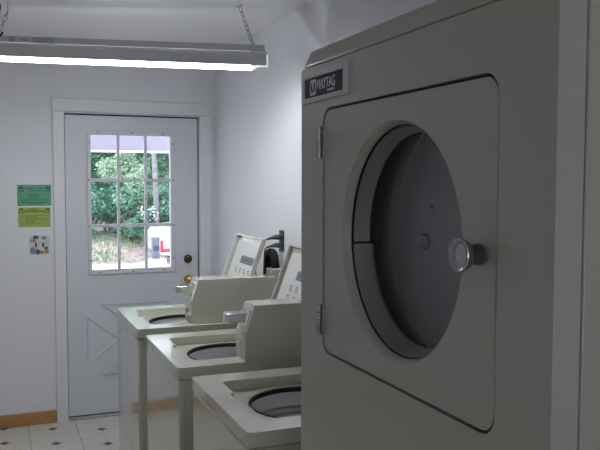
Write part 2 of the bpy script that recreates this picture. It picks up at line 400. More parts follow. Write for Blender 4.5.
# ------------------------------------------------------------------ washers
WW, WD, WH = .648, .690, .915
def make_washer(wx, wy, gap):
    """wx = front, wy = far side, gap = coin box set-back from the near edge"""
    X = lambda a: wx+a
    Y = lambda a: wy-a
    r = empty('washing_machine', (wx+WD/2, wy-WW/2, 0))
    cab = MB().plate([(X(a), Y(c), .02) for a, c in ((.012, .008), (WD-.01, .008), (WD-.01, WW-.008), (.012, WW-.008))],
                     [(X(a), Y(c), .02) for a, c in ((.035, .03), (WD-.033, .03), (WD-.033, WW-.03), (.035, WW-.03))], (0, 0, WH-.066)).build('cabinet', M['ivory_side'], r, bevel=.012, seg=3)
    MB().box(X(.03), X(WD-.05), Y(.04), Y(WW-.04), 0, .021).build('base_skirt', M['groove'], r)
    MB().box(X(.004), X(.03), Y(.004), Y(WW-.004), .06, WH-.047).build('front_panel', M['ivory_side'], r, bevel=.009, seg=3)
    # top deck: rounded slab with the rectangular lid well and its finger notch
    out = [(X(a), Y(c), WH-.043) for a, c in rrect(0, WD, 0, WW, .016, 4)]
    rx0, rx1, ry0, ry1, rr = .083, .520, .100, .547, .022
    inn = []
    for a, c in rrect(rx0, rx1, ry0, ry1, rr, 5): inn.append((a, c))
    # notch in the front edge (a = rx0)
    i0 = max(i for i, (a, c) in enumerate(inn) if abs(a-rx0) < 1e-6 and c > .3)
    nt_ = [(rx0, .325), (rx0-.016, .315), (rx0-.016, .255), (rx0, .245)]
    inn = inn[:i0+1]+nt_+inn[i0+1:]
    td = MB().plate(out, [(X(a), Y(c), WH-.043) for a, c in inn], (0, 0, .043)).build('top_deck', M['ivory'], r, bevel=.007, seg=3)
    # well floor with the round tub opening
    C = (X(.305), Y(.324)); R = .187; zf = WH-.036
    circ = [(C[0]+R*math.cos(2*PI*i/48), C[1]+R*math.sin(2*PI*i/48), zf-.004) for i in range(48)]
    MB().plate([(X(rx0-.018), Y(ry0-.006), zf-.004), (X(rx1+.006), Y(ry0-.006), zf-.004), (X(rx1+.006), Y(ry1+.006), zf-.004), (X(rx0-.018), Y(ry1+.006), zf-.004)], circ, (0, 0, .004)).build('well_floor', M['ivory'], td)
    tb = MB().lathe([(.186, -.005), (.182, -.050), (.176, -.055), (.176, -.062), (.184, -.066), (.184, -.115), (.170, -.122), (.168, -.136), (.178, -.142), (.178, -.40), (.0001, -.42)], (C[0], C[1], zf), 'Z', 56).build('tub', M['tub'], r, smooth=50)
    MB().lathe([(.189, .0005), (.188, .003), (.181, .0015), (.178, -.008), (.184, -.014), (.189, -.004), (.189, .0005)], (C[0], C[1], zf), 'Z', 56).build('tub_seal', M['rubber'], tb, smooth=60, label='black rubber ring')
    MB().lathe([(.1845, -.066), (.172, -.068), (.168, -.080), (.174, -.088), (.1845, -.09)], (C[0], C[1], zf), 'Z', 56).build('balance_ring', M['tub2'], tb, smooth=50)
    ag = MB().lathe([(.0001, -.10), (.03, -.104), (.045, -.13), (.05, -.25), (.09, -.37), (.12, -.405)], (C[0], C[1], zf), 'Z', 32)
    for k in range(4): ag.box(-.005, .005, .04, .14, -.405, -.25, Matrix.Translation((C[0], C[1], zf)) @ Matrix.Rotation(k*PI/2+.4, 4, 'Z'))
    ag.build('agitator', M['white_plastic'], tb, smooth=40)
    # lid, hinged at the back of the well, leaning open towards the wall
    hx, hz = X(.525), WH+.004; tx, tz = X(.668), WH+.392
    d = Vector((tx-hx, 0, tz-hz)); L = d.length; d.normalize(); nrm = Vector((-d.z, 0, d.x))   # nrm points to the front/up face that is seen
    F = Matrix((( -0.0, d.x, nrm.x, hx), (-1, 0, 0, Y(.105)), (0, d.z, nrm.z, hz), (0, 0, 0, 1)))   # local: x along -Y, y up the lid, z out of the seen face
    W = .437
    lid = MB().box(0, W, 0, L, -.006, 0)
    lid.box(0, .010, 0, L, 0, .020).box(W-.010, W, 0, L, 0, .020).box(.010, W-.010, L-.010, L, 0, .020).box(.010, W-.010, 0, .010, 0, .020)
    lid.bm.transform(F); lo = lid.build('lid', M['ivory'], r, bevel=.004)
    pl = MB().prism([(a, c, .0003) for a, c in rrect(.028, W-.022, .025, L-.03, .02, 5)], (0, 0, .0012)); pl.bm.transform(F); pl.build('lid_label', M['label'], lo, label='white printed label panel')
    hb = MB().box(.165, .395, L-.150, L-.108, .0016, .0022); hb.bm.transform(F); hb.build('label_heading', M['ink_lt'], lo, label='grey label heading bar')
    rnd = random.Random(3); ti = MB()
    for k in range(5): ti.box(.19+k*.04, .215+k*.04, L-.130, L-.124, .0022, .0026)
    for row in range(3):
        for k in range(4):
            x = .135+k*.068+rnd.uniform(-.006, .006); y = L-.195-row*.045; s = .024
            ti.box(x, x+s, y, y+.003, .0016, .002).box(x, x+.003, y, y+s*.8, .0016, .002).box(x+s-.003, x+s, y, y+s*rnd.uniform(.3, .9), .0016, .002)
            ti.box(x-.002, x+s+.006, y-.007, y-.004, .0016, .002).box(x+.004, x+s-.004, y+s*.55, y+s*.75, .0016, .002)
    for k in range(9): ti.box(.05+k*.03, .05+k*.03+rnd.uniform(.014, .026), .045, .053, .0016, .002)
    ti.bm.transform(F); ti.build('label_print', M['ink'], lo, label='small dark label print')
    for y in (.06, W-.06):
        hg = MB().cyl((0, 0, 0), (.03, 0, 0), .006, n=12); hg.bm.transform(Matrix.Translation((0, 0, 0)) @ F @ Matrix.Translation((y-.015, .0, -.006))); hg.build('hinge', M['steel'], lo)
    # coin meter box on the near side
    yn, yf = Y(WW-gap), Y(WW-gap-.123)
    prof = [(.262, WH-.0005), (.262, WH+.112), (.268, WH+.117), (.300, WH+.215), (.690, WH+.213), (.690, WH-.0005)]
    cb = MB().prism([(X(a), yn, z) for a, z in prof], (0, yf-yn, 0)).build('coin_box', M['ivory'], r, bevel=.003)
    MB().box(X(.2605), X(.264), yn+.016, yf-.012, WH+.018, WH+.100).build('coin_door', M['ivory'], cb, bevel=.002)
    MB().cyl((X(.2615), (yn+yf)/2, WH+.06), (X(.255), (yn+yf)/2, WH+.06), .011, .010, n=20).build('lock', M['steel'], cb, bevel=.001)
    ym = (yn+yf)/2
    sl = MB().prism([(a, c, WH+.146) for a, c in rrect(X(.197), X(.300), ym-.034, ym+.034, .014, 4)], (0, 0, .036))
    slo = sl.build('coin_slide', M['chrome'], cb, bevel=.004, label='chrome coin slide')
    ss = MB()
    for k in range(2): ss.box(X(.222), X(.262), ym-.013+k*.022, ym-.009+k*.022, WH+.1815, WH+.1825)
    ss.build('coin_slot', M['groove'], slo)
    MB().prism([(X(.268), ym-.044, WH+.134), (X(.276), ym-.044, WH+.134), (X(.302), ym-.044, WH+.196), (X(.284), ym-.044, WH+.196)], (0, .088, 0)).build('slide_housing', M['chrome'], cb, bevel=.002)
    MB().cyl((X(.275), yn+.0, WH+.016), (X(.275), yn-.0025, WH+.016), .005, n=12).build('screw', M['ivory'], cb)
    return r
for (wx, wy, gp, lb) in [(.155, -1.050, .034, 'almond top-loading washer nearest the door, lid open, with chrome coin slide'),
                         (.164, -1.843, .004, 'middle almond top-loading washer, lid open, between the two other washers'),
                         (.180, -2.628, .004, 'almond top-loading washer right beside the tall dryer, closest to the camera')]:
    tag(make_washer(wx, wy, gp), lb, 'washing machine', 'coin washers along the right wall')

# ------------------------------------------------------------------ wall socket, plugs, drain
so = empty('wall_outlet', (WX, -1.350, 1.278), label='dark double power outlet on the right wall above the washer lid', cat='outlet')
MB().prism([(WX-.005, a, c) for a, c in rrect(-1.384, -1.316, 1.220, 1.337, .006, 3)], (.005, 0, 0)).build('outlet_plate', M['plate'], so, bevel=.0015)
for z in (1.300, 1.256): MB().prism([(WX-.0075, a, c) for a, c in rrect(-1.367, -1.333, z-.014, z+.014, .010, 4)], (.003, 0, 0)).build('receptacle', M['black'], so)
def bez(p0, p1, p2, p3, n=14):
    out = []
    for i in range(n+1):
        t = i/n; out.append(tuple((1-t)**3*a+3*(1-t)**2*t*b_+3*(1-t)*t*t*c+t**3*d_ for a, b_, c, d_ in zip(p0, p1, p2, p3)))
    return out
def plug(z, pts, lb):
    t = empty('power_cord', (WX-.008, -1.35, z), label=lb, cat='power cord', group='power cords at the outlet')
    MB().tube([(WX-.0078, -1.35, z), (WX-.022, -1.35, z), (WX-.038, -1.35, z), (WX-.060, -1.348, z-.003), (WX-.085, -1.345, z-.010)], [.013, .0145, .013, .008, .005], 12).build('plug', M['grey_plastic'], t, smooth=60)
    MB().tube(pts, .0042, 8).build('cord', M['grey_plastic'], t, smooth=60)
plug(1.300, bez((WX-.083, -1.345, 1.290), (WX-.112, -1.343, 1.280), (WX-.115, -1.28, 1.26), (WX-.105, -1.22, 1.16))+bez((WX-.105, -1.22, 1.16), (WX-.10, -1.19, 1.1), (WX-.10, -1.18, 1.0), (WX-.09, -1.18, .9))[1:], 'grey plug and cord in the upper socket of the outlet, running behind the open lid')
plug(1.256, bez((WX-.083, -1.345, 1.246), (WX-.098, -1.344, 1.24), (WX-.098, -1.345, 1.23), (WX-.10, -1.34, 1.18))+bez((WX-.10, -1.34, 1.18), (WX-.10, -1.335, 1.1), (WX-.10, -1.325, 1.0), (WX-.11, -1.33, .9))[1:], 'grey plug and cord in the lower socket of the outlet, dropping behind the black hose')
tag(MB().tube(bez((WX-.006, -1.372, 1.219), (WX-.008, -1.39, 1.18), (WX-.01, -1.39, 1.1), (WX-.01, -1.40, .9)), .0035, 8).build('wall_wire', M['white_plastic'], loc=(WX-.006, -1.372, .9), smooth=60), 'thin pale wire running down the wall below the outlet', 'wire')
hp = [(.945, -1.290, .60), (.945, -1.290, .9), (.943, -1.290, 1.10), (.941, -1.293, 1.17)]
hp += [(.940, -1.350+.056*math.cos(PI*k/10), 1.175+.044*math.sin(PI*k/10)) for k in range(1, 9)]
hp += [(.940, -1.412, 1.16), (.940, -1.416, 1.10)]
hb = MB().tube(hp, .023, 14)
for k in range(9): hb.lathe([(.022, 0), (.0255, .002), (.0255, .008), (.022, .010)], (.940, -1.413, 1.142+.0001*k-.0*k), 'Z', 14) if k == 0 else None
ho = hb.build('drain_hose', M['rubber'], loc=(.945, -1.272, .6), smooth=60); tag(ho, 'black rubber drain hose bent over into the pale standpipe below the outlet', 'hose')
sp = empty('standpipe', (.940, -1.42, 0), label='pale plastic standpipe rising behind the washers, taking the black hose', cat='pipe')
MB().lathe([(.030, 0), (.030, 1.10), (.027, 1.10), (.027, .5)], (.940, -1.415, 0), 'Z', 20).build('pipe', M['std'], sp, smooth=50)
MB().box(.900, .980, -1.455, -1.377, 1.086, 1.140).build('pipe_collar', M['std'], sp, bevel=.006)

# ------------------------------------------------------------------ dryer
XD, DYL, DYR = .217, -3.568, -4.438
dr = empty('tumble_dryer', (.59, -4.0, 0), label='tall almond coin laundry dryer with large round window filling the right foreground', cat='dryer')
DB = .94
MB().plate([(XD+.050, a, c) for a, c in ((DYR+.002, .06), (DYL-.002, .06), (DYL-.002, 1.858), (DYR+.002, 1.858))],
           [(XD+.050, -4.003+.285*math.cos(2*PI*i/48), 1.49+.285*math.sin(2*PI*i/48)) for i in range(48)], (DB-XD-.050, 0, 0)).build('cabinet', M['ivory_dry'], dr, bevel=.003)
MB().box(XD+.03, DB-.03, DYR+.03, DYL-.03, 0, .062).build('base_skirt', M['groove'], dr)
# front panel wrapping round both sides, with the door opening cut in it
dA0, dA1, dZ0, dZ1 = -4.317, -3.690, 1.226, 1.761
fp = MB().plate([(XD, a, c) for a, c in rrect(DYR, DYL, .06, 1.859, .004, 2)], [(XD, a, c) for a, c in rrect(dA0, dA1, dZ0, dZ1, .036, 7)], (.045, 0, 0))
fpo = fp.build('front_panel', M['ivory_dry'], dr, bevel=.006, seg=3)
# door with round opening
dc = (-4.007, 1.4935); RO = .2195
do = MB()
circ = [(XD+.003, dc[0]+RO*math.cos(2*PI*i/72), dc[1]+RO*math.sin(2*PI*i/72)) for i in range(72)]
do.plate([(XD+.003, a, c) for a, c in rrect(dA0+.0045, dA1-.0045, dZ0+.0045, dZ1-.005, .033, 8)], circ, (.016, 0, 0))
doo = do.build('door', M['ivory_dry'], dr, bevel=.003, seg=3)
# near-black sheet standing in for shade in the gap round the door
MB().plate([(XD+.022, a, c) for a, c in rrect(dA0-.02, dA1+.02, dZ0-.02, dZ1+.02, .04, 5)], [(XD+.022, dc[0]+.235*math.cos(2*PI*i/48), dc[1]+.235*math.sin(2*PI*i/48)) for i in range(48)], (.012, 0, 0)).build('gap_shade', M['groove'], dr)
o_ = (0, dc[0], dc[1])
MB().lathe([(RO+.001, XD+.0035), (.2185, XD+.006), (.2135, XD+.014), (.2125, XD+.022), (.2225, XD+.022)], o_, 'X', 72).build('window_bezel', M['ivory_dry'], doo, smooth=50)
MB().lathe([(.2135, XD+.020), (.2105, XD+.023), (.2105, XD+.030)], o_, 'X', 72).build('dark_seal', M['rubber'], doo, smooth=50, label='black seal')
A_ = math.radians(-5)  # ring split and offset here to shape the step of a reflection
MB().lathe([(.212, XD+.026), (.208, XD+.025), (.2045, XD+.040), (.201, XD+.052), (.199, XD+.056), (.202, XD+.060), (.212, XD+.060), (.212, XD+.026)], o_, 'X', 50, A_+.012, A_+PI+.02).build('seal_ring', M['ring'], doo, smooth=40, label='grey upper half of the ring around the glass')
MB().lathe([(.212, XD+.024), (.2065, XD+.023), (.2015, XD+.038), (.197, XD+.054), (.1955, XD+.062), (.199, XD+.066), (.212, XD+.066), (.212, XD+.024)], o_, 'X', 50, A_-PI+.02, A_-.012).build('seal_ring', M['ring'], doo, smooth=40, label='grey lower half of the ring around the glass')
MB().lathe([(.0001, XD+.0565), (.203, XD+.0565), (.203, XD+.0595), (.0001, XD+.0595)], o_, 'X', 64).build('window_glass', M['dryglass'], doo, label='clear round glass')
# drum behind the glass
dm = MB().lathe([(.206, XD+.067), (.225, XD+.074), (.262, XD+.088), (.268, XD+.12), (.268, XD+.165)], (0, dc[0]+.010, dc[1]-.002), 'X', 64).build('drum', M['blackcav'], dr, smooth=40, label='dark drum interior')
dbk = (-3.992, 1.486)
bk = MB().lathe([(.0001, .372), (.236, .372), (.244, .376), (.262, .380)], (0, dbk[0], dbk[1]), 'X', 64).build('drum_back', M['galv'], dr, smooth=30, label='grey steel drum back')
MB().lathe([(.0001, .356), (.010, .356), (.0125, .359), (.013, .372)], (0, -3.867, 1.480), 'X', 20).build('bolt_cap', M['galv'], bk, smooth=50)
MB().lathe([(.013, .369), (.0165, .3685), (.018, .3722)], (0, -3.867, 1.480), 'X', 20).build('bolt_washer', M['dsteel'], bk, smooth=50)
MB().lathe([(.0001, .368), (.003, .368), (.004, .372)], (0, -3.894, 1.551), 'X', 12).build('rivet', M['groove'], bk)
# hinges on the far edge of the door
for z0, z1 in ((1.652, 1.722), (1.264, 1.332)):
    h = MB().box(XD-.003, XD+.004, -3.700, -3.680, z0, z1)
    k = 4
    for i in range(k): h.cyl((XD-.008, -3.690, z0+(z1-z0)*i/k+.001), (XD-.008, -3.690, z0+(z1-z0)*(i+1)/k-.001), .0062, n=14)
    h.build('hinge', M['steel'], dr, smooth=40, label='steel door hinge')
# pull knob
pk = MB().lathe([(.0160, .2155), (.0150, .205), (.0145, .196), (.0150, .193)], (0, -4.276, 1.495), 'X', 28).build('knob_stem', M['dsteel'], doo, smooth=50)
MB().lathe([(.0145, .199), (.021, .193), (.0255, .1835), (.0262, .1800), (.0250, .1780), (.0205, .1790), (.0175, .1835), (.0001, .1845)], (0, -4.276, 1.495), 'X', 36).build('door_pull', M['knob'], doo, smooth=50, label='flared chrome pull knob')
# cap
cp = MB().prism([(XD, DYL-.004, 1.861), (XD+.014, DYL-.004, 1.902), (DB, DYL-.004, 1.902), (DB, DYL-.004, 1.861)], (0, (DYR-DYL)+.008, 0))
for v in cp.bm.verts:
    if v.co.z > 1.88: v.co.y += -.018 if v.co.y > -4 else .018
    if v.co.z > 1.88 and v.co.x < .5: v.co.x += .0
cp.build('top_cap', M['ivory_dry'], dr, bevel=.006, seg=3)
# badge
bd = MB().plate([(XD-.006, a, c) for a, c in ((-3.8245, 1.779), (-3.580, 1.779), (-3.580, 1.8475), (-3.8245, 1.8475))], [(XD-.006, a, c) for a, c in ((-3.804, 1.790), (-3.598, 1.790), (-3.598, 1.833), (-3.804, 1.833))], (.006, 0, 0)).build('badge', M['badge_frame'], dr, bevel=.0015, label='silver framed name badge')
MB().box(XD-.0035, XD, -3.8045, -3.5975, 1.7895, 1.8335).build('badge_panel', M['badge_panel'], bd)
def onfront(y, z, x=XD-.0036):   # text running towards the camera (-Y), facing -X
    return Matrix(((0, 0, -1, x), (-1, 0, 0, y), (0, 1, 0, z), (0, 0, 0, 1)))
MB().prism([(XD-.0042, a, c) for a, c in rrect(-3.662, -3.629, 1.7945, 1.8285, .005, 4)], (.0008, 0, 0)).build('emblem', M['badge_ink'], bd, label='white rounded emblem')
# emblem mark: a bold M of strokes
em = MB()
def stroke(p, q, w):
    a = Vector((0, *p)); c = Vector((0, *q)); d = (c-a).normalized(); n = Vector((0, -d.z, d.y))*w/2
    em.prism([(XD-.0048, *(v.yz)) for v in (a+n, c+n, c-n, a-n)], (.0007, 0, 0))
stroke((-3.634, 1.823), (-3.637, 1.800), .003); stroke((-3.634, 1.823), (-3.645, 1.799), .0032); stroke((-3.645, 1.799), (-3.653, 1.823), .0018); stroke((-3.653, 1.823), (-3.658, 1.800), .0045); stroke((-3.648, 1.805), (-3.655, 1.805), .0015)
em.build('emblem_mark', M['badge_panel'], bd, label='dark mark inside the emblem')
lt = MB(); add_bm(lt, text_mesh('MAYTAG', onfront(-3.668, 1.804), .094, .022)); add_bm(lt, text_mesh('COMMERCIAL', onfront(-3.722, 1.7955), .040, .005))
# serifs on the big letters
for k, ys in enumerate([(.000, .006), (.013, .019), (.020, .026), (.032, .038), (.085, .092)]):
    lt.box(XD-.0044, XD-.0036, -3.668-ys[1], -3.668-ys[0], 1.8036, 1.8052)
lt.build('badge_lettering', M['badge_ink'], bd, label='pale badge lettering')

# ------------------------------------------------------------------ hanging shop light
CAMP = Vector((-.452, -5.220, 1.602)); FS = 3.5/3.15
Rr = CAMP+(Vector((.612, -2.212, 2.084))-CAMP)*FS; Ll = CAMP+(Vector((-.522, -1.757, 2.125))-CAMP)*FS
ax = (Rr-Ll).normalized(); LEN = (Rr-Ll).length/FS
side = Vector((0, 0, 1)).cross(ax).normalized(); upv = ax.cross(side).normalized()
def FM(base): return Matrix(((ax.x, side.x, upv.x, base.x), (ax.y, side.y, upv.y, base.y), (ax.z, side.z, upv.z, base.z), (0, 0, 0, 1)))
F = FM(Ll) @ Matrix.Scale(FS, 4)      # local x along the lamp, y = away from the camera, z up; wing lower edge at z = 0
fx = empty('shop_light', tuple((Ll+Rr)/2), label='long white fluorescent shop light hanging on chains, glowing', cat='ceiling lamp')
def fbuild(mb, name, m, parent=fx, **k):
    mb.bm.transform(F); return mb.build(name, m, parent, **k)
h = MB().box(.012, LEN-.012, -.036, .036, .048, .077)
ho2 = fbuild(h, 'housing', M['fix'], bevel=.003)
w = MB()
prof = [(-.036, .049), (-.078, .030), (-.086, -.014), (-.0845, -.015), (-.0765, .028), (-.035, .047)]
w.prism([(0, a, c) for a, c in prof], (LEN, 0, 0))
w.prism([(0, a, c) for a, c in [(.047, .0435), (.076, .030), (.082, .004), (.0805, .003), (.0745, .029), (.0465, .042)]], (LEN, 0, 0))
for k in range(7):
    x = .0+(LEN-.05)*k/6; w.prism([(x, a, c) for a, c in [(.034, .0495), (.056, .0395), (.0555, .038), (.034, .0478)]], (.05, 0, 0))
fbuild(w, 'reflector', M['fix'])
for x in (.050, LEN-.066):
    for y in (-.042, .042): fbuild(MB().box(x, x+.016, y-.017, y+.017, -.012, .046), 'tube_socket', M['white_plastic'], bevel=.003)
for y in (-.042, .042):
    tb = MB().cyl((.066, y, .001), (LEN-.066, y, .001), .019, n=20); fbuild(tb, 'fluorescent_tube', M['tube'], smooth=40, label='glowing fluorescent tube')
# stamped marks on the near side of the housing
lm = MB()
for i in range(14):
    a = 2*PI*i/14; lm.box(-.0045, .0045, -.0366, -.0358, -.0015, .0015, Matrix.Translation((.175+.011*math.cos(a), 0, .0625+.009*math.sin(a))) @ Matrix.Rotation(-a-PI/2, 4, 'Y'))
lm.box(.168, .182, -.0366, -.0358, .060, .0645)
lm.box(.215, .236, -.0366, -.0358, .0625, .066).box(.222, .242, -.0366, -.0358, .057, .060)
lm.box(.262, .345, -.0366, -.0358, .0715, .0735).box(.262, .345, -.0366, -.0358, .0515, .0535).box(.262, .2645, -.0366, -.0358, .0515, .0735).box(.3425, .345, -.0366, -.0358, .0515, .0735)
for k in range(3):
    for j in range(5): lm.box(.269+j*.0145, .280+j*.0145, -.0366, -.0358, .0555+k*.005, .058+k*.005)
fbuild(lm, 'stamped_marking', M['label_grey'], ho2, label='faint grey stamped marks')
def link_chain(mb, a, b_, n=None):
    a = Vector(a); b_ = Vector(b_); d = b_-a; n = n or max(2, round(d.length/.024)); u = d.normalized(); q = u.to_track_quat('Z', 'Y')
    for i in range(n):
        c = a+d*(i+.5)/n; ln = d.length/n*.62
        rot = q.to_matrix() @ Matrix.Rotation((i % 2)*PI/2, 3, 'Z')
        pts = []
        for k in range(10):
            t = 2*PI*k/10; pts.append(c+rot @ Vector((.0085*math.cos(t), 0, ln*math.sin(t))))
        for k in range(10): mb.cyl(pts[k], pts[(k+1) % 10], .0021, n=5)
ra = F @ Vector((LEN-.060, -.030, .077)); rt_ = CAMP+(Vector((.512, -2.155, 2.325))-CAMP)*FS; rc = Vector((rt_.x, rt_.y, CZ))
ch = MB(); link_chain(ch, ra, rt_); ch.build('chain', M['steel'], fx, label='steel hanging chain')
hk = MB().tube([rt_+Vector((-.018, .004, -.004)), rt_+Vector((-.008, .002, .003)), rt_+Vector((.0, 0, .002)), rt_+Vector((.012, -.004, .012))], .003, 8).cyl(rt_, rc, .0017, n=8)
hk.build('hook_wire', M['steel'], fx)
la = F @ Vector((.118, -.030, .080)); lt1 = F @ Vector((.145, -.030, .150)); lt2 = F @ Vector((.115, -.02, .185))
ch = MB(); link_chain(ch, la, lt1+Vector((.012, 0, .03))); ch.build('chain', M['steel'], fx, label='steel hanging chain')
ch = MB(); link_chain(ch, la+Vector((-.006, 0, 0)), lt2); ch.build('chain', M['steel'], fx, label='steel hanging chain')
top1 = lt1+Vector((.012, 0, .03))
MB().cyl(top1, (top1.x, top1.y, CZ), .0017, n=8).build('hook_wire', M['steel'], fx)
MB().box(lt2.x-.012, lt2.x+.009, lt2.y-.008, lt2.y+.008, lt2.z-.004, lt2.z+.022).cyl(lt2, (lt2.x, lt2.y, CZ), .0016, n=8).build('chain_clasp', M['bronze'], fx, label='dark brown clasp')
cl = MB().box(-.004, .004, -.012, .012, -.028, .028, Matrix.Translation(la+Vector((.004, -.008, -.012))) @ Matrix.Rotation(.6, 4, 'Y'))
cl.build('chain_hook', M['black'], fx, bevel=.002, label='dark hook at the chain end')

# ------------------------------------------------------------------ outdoors
GZ = -.25
struct(MB().box(-9, 14, T, 12.05, GZ-.2, GZ), 'ground', M['concrete'])
bk_ = MB(); nx, ny = 60, 14; V = []
rnd = random.Random(5)
for j in range(ny+1):
    row = []
    for i in range(nx+1):
        x = -9+23*i/nx; t = j/ny; y = 11.9+t*14
        z = GZ-.03+.95*(1-math.exp(-t*5.0))+rnd.uniform(-.03, .03)*(j > 0)
        if x > 2.2: y += .9*(1-t)*min(1, (x-2.2)/.8)
        row.append(bk_.bm.verts.new((x, y, z)))
    V.append(row)
for j in range(ny):
    for i in range(nx): bk_.bm.faces.new((V[j][i], V[j][i+1], V[j+1][i+1], V[j+1][i]))
struct(MB().box(-9, 14, 12.05, 27, GZ-.5, GZ-.02), 'ground_rear', M['concrete'])
struct(bk_, 'bank', M['gravel'], smooth=80)
# grass on the bank
gb = MB()
for k in range(2600):
    x = rnd.uniform(.3, 5); y = rnd.uniform(12.1, 14.2); t = (y-11.9)/14; z = GZ-.03+.95*(1-math.exp(-t*5))
    if x > 2.3 and y < 13.1: continue
    if rnd.random() > (.85 if x < 2.1 else .35): continue
    a = rnd.uniform(0, PI); hh = rnd.uniform(.03, .11); dx, dy = .016*math.cos(a), .016*math.sin(a); lx, ly = rnd.uniform(-.04, .04), rnd.uniform(-.04, .04)
    v = [gb.bm.verts.new(q) for q in ((x-dx, y-dy, z-.03), (x+dx, y+dy, z-.03), (x+lx+dx*.3, y+ly, z+hh), (x+lx-dx*.3, y+ly, z+hh))]; gb.bm.faces.new(v)
tag(gb.build('grass', M['grassblade'], recalc=False), 'short green grass tufts growing over the bank beyond the door', 'grass', kind='stuff')

def leaf_cloud(rx, rz, zc, n, size, seed, bumps=9):
    """leaves gathered on lumpy clusters inside an ellipsoid"""
    r = random.Random(seed); mb = MB(); cl = []
    for k in range(bumps):
        a = r.uniform(0, 2*PI); f = r.uniform(.2, .8); e = r.uniform(-.8, .9)
        cl.append((Vector((rx*f*math.cos(a), rx*f*math.sin(a), zc+rz*e*.8)), r.uniform(.30, .48)*rx))
    for k in range(n):
        c, R = cl[k % bumps]; d = Vector((r.gauss(0, 1), r.gauss(0, 1), r.gauss(0, 1))).normalized()
        p = c+d*R*r.uniform(.72, 1.05); p.z = max(p.z, .04)
        q = Euler((r.uniform(-.9, .9), r.uniform(-.9, .9), r.uniform(0, 2*PI))).to_matrix() @ d.to_track_quat('Z', 'Y').to_matrix()
        s = size*r.uniform(.6, 1.3)
        pts = [Vector((-s*.5, 0, 0)), Vector((0, -s*.28, s*.06)), Vector((s*.5, 0, 0)), Vector((0, s*.28, s*.06))]
        mb.bm.faces.new([mb.bm.verts.new(p+q @ v) for v in pts])
    return mb
def shrub(name, x, y, z, rx, rz, zc, n, size, seed, m, lb, cat, group, trunk=.05, blossoms=None):
    t = empty(name, (x, y, z), label=lb, cat=cat, group=group)
    mb = leaf_cloud(rx, rz, zc, n, size, seed); mb.bm.transform(Matrix.Translation((x, y, z))); mb.build('foliage', m, t, recalc=False)
    r = random.Random(seed+50); s = MB()
    for k in range(3):
        a = r.uniform(0, 2*PI); s.tube([(x, y, z-.15), (x+.05*math.cos(a), y+.05*math.sin(a), z+zc*.4), (x+rx*.4*math.cos(a), y+rx*.4*math.sin(a), z+zc)], [trunk, trunk*.8, trunk*.4], 8)
    s.build('trunk', M['bark'], t, smooth=60)
    if blossoms:
        b2 = MB()
        for k in range(34):
            bx, bz = x+r.uniform(-.22, .22)+blossoms[0], z+blossoms[2]+r.uniform(-.22, .12); by = y+blossoms[1]+r.uniform(-.05, .05)
            b2.sph((bx, by, bz), r.uniform(.012, .026), 6)
        b2.build('blossom', M['leaf_w'], t, label='white blossom')
    return t
sg, tg = 'shrubs on the bank beyond the door', 'trees behind the shrubs beyond the door'
bz = lambda y: GZ-.03+.95*(1-math.exp(-(y-11.9)/14*5))
names = ['left edge', 'left column', 'gap between left and middle columns', 'middle column', 'gap between middle and right columns', 'right column', 'right edge']
for k in range(7):
    x = .62+.56*k; y = 14.15+.25*(k % 2)+.05*k
    shrub('shrub', x, y, bz(y)-.05, .62, .88, .56, 3200, .095, 1+k, M['leaf_b' if k in (0, 4, 6) else 'leaf_a'], ('mid-green' if k in (0, 4, 6) else 'dark blue-green')+' leafy shrub behind the '+names[k]+' of the door window', 'shrub', sg, trunk=.03)
shrub('shrub', 2.62, 14.9, bz(14.9)-.02, .68, .70, 1.62, 4200, .085, 31, M['leaf_c'], 'pale silvery shrub rising in the middle of the door window', 'shrub', sg, trunk=.03)
tag(shrub('flowering_shrub', 2.95, 13.7, bz(13.7)-.02, .36, .40, .46, 1300, .08, 9, M['leaf_a'], 'small shrub with white blossom beside the grey pedestal', 'shrub', None, trunk=.02, blossoms=(.12, -.42, .72)))
for a in [(1.2, 16.6, 1.25, 1.9, 2.2, 5200, .12, 11, 'leaf_a', 'dark leafy tree behind the shrubs in the left column of door panes'),
          (3.0, 17.0, 1.25, 1.9, 2.3, 5200, .12, 12, 'leaf_b', 'mid-green leafy tree behind the shrubs in the middle column of door panes'),
          (4.7, 16.8, 1.25, 1.9, 2.2, 4600, .12, 13, 'leaf_a', 'dark leafy tree behind the shrubs in the right column of door panes'),
          (2.2, 20.0, 1.9, 2.7, 2.8, 4200, .18, 14, 'leaf_a', 'tall dark tree far back in the middle of the door window'),
          (.2, 18.6, 1.5, 2.4, 2.6, 4200, .15, 17, 'leaf_a', 'dark leafy tree behind the others on the left side of the door window'),
          (3.9, 18.9, 1.5, 2.4, 2.6, 4200, .15, 18, 'leaf_a', 'dark leafy tree between the mid-green trees in the door window'),
          (1.7, 23.6, 2.1, 3.0, 3.0, 4200, .2, 19, 'leaf_b', 'mid-green tree farthest away, glimpsed through gaps on the left of the door window'),
          (5.6, 20.4, 1.9, 2.7, 2.8, 3600, .18, 15, 'leaf_b', 'tall mid-green tree far back on the right of the door window'),
          (-1.2, 20.0, 1.9, 2.7, 2.8, 2600, .18, 16, 'leaf_a', 'tall dark tree far back on the left of the door window')]:
    x, y, rx, rz, zc, n, s, sd, mm, lb = a
    shrub('tree', x, y, bz(y)-.05, rx, rz, zc, n, s, sd, M[mm], lb, 'tree', tg, trunk=.12)
hd = empty('hedge', (3, 26, .65), label='long dark green hedge closing the view behind all the trees', cat='hedge')
hm = MB(); rr_ = random.Random(91)
hm.box(-4, 10, 25.9, 26.3, .3, 4.6)
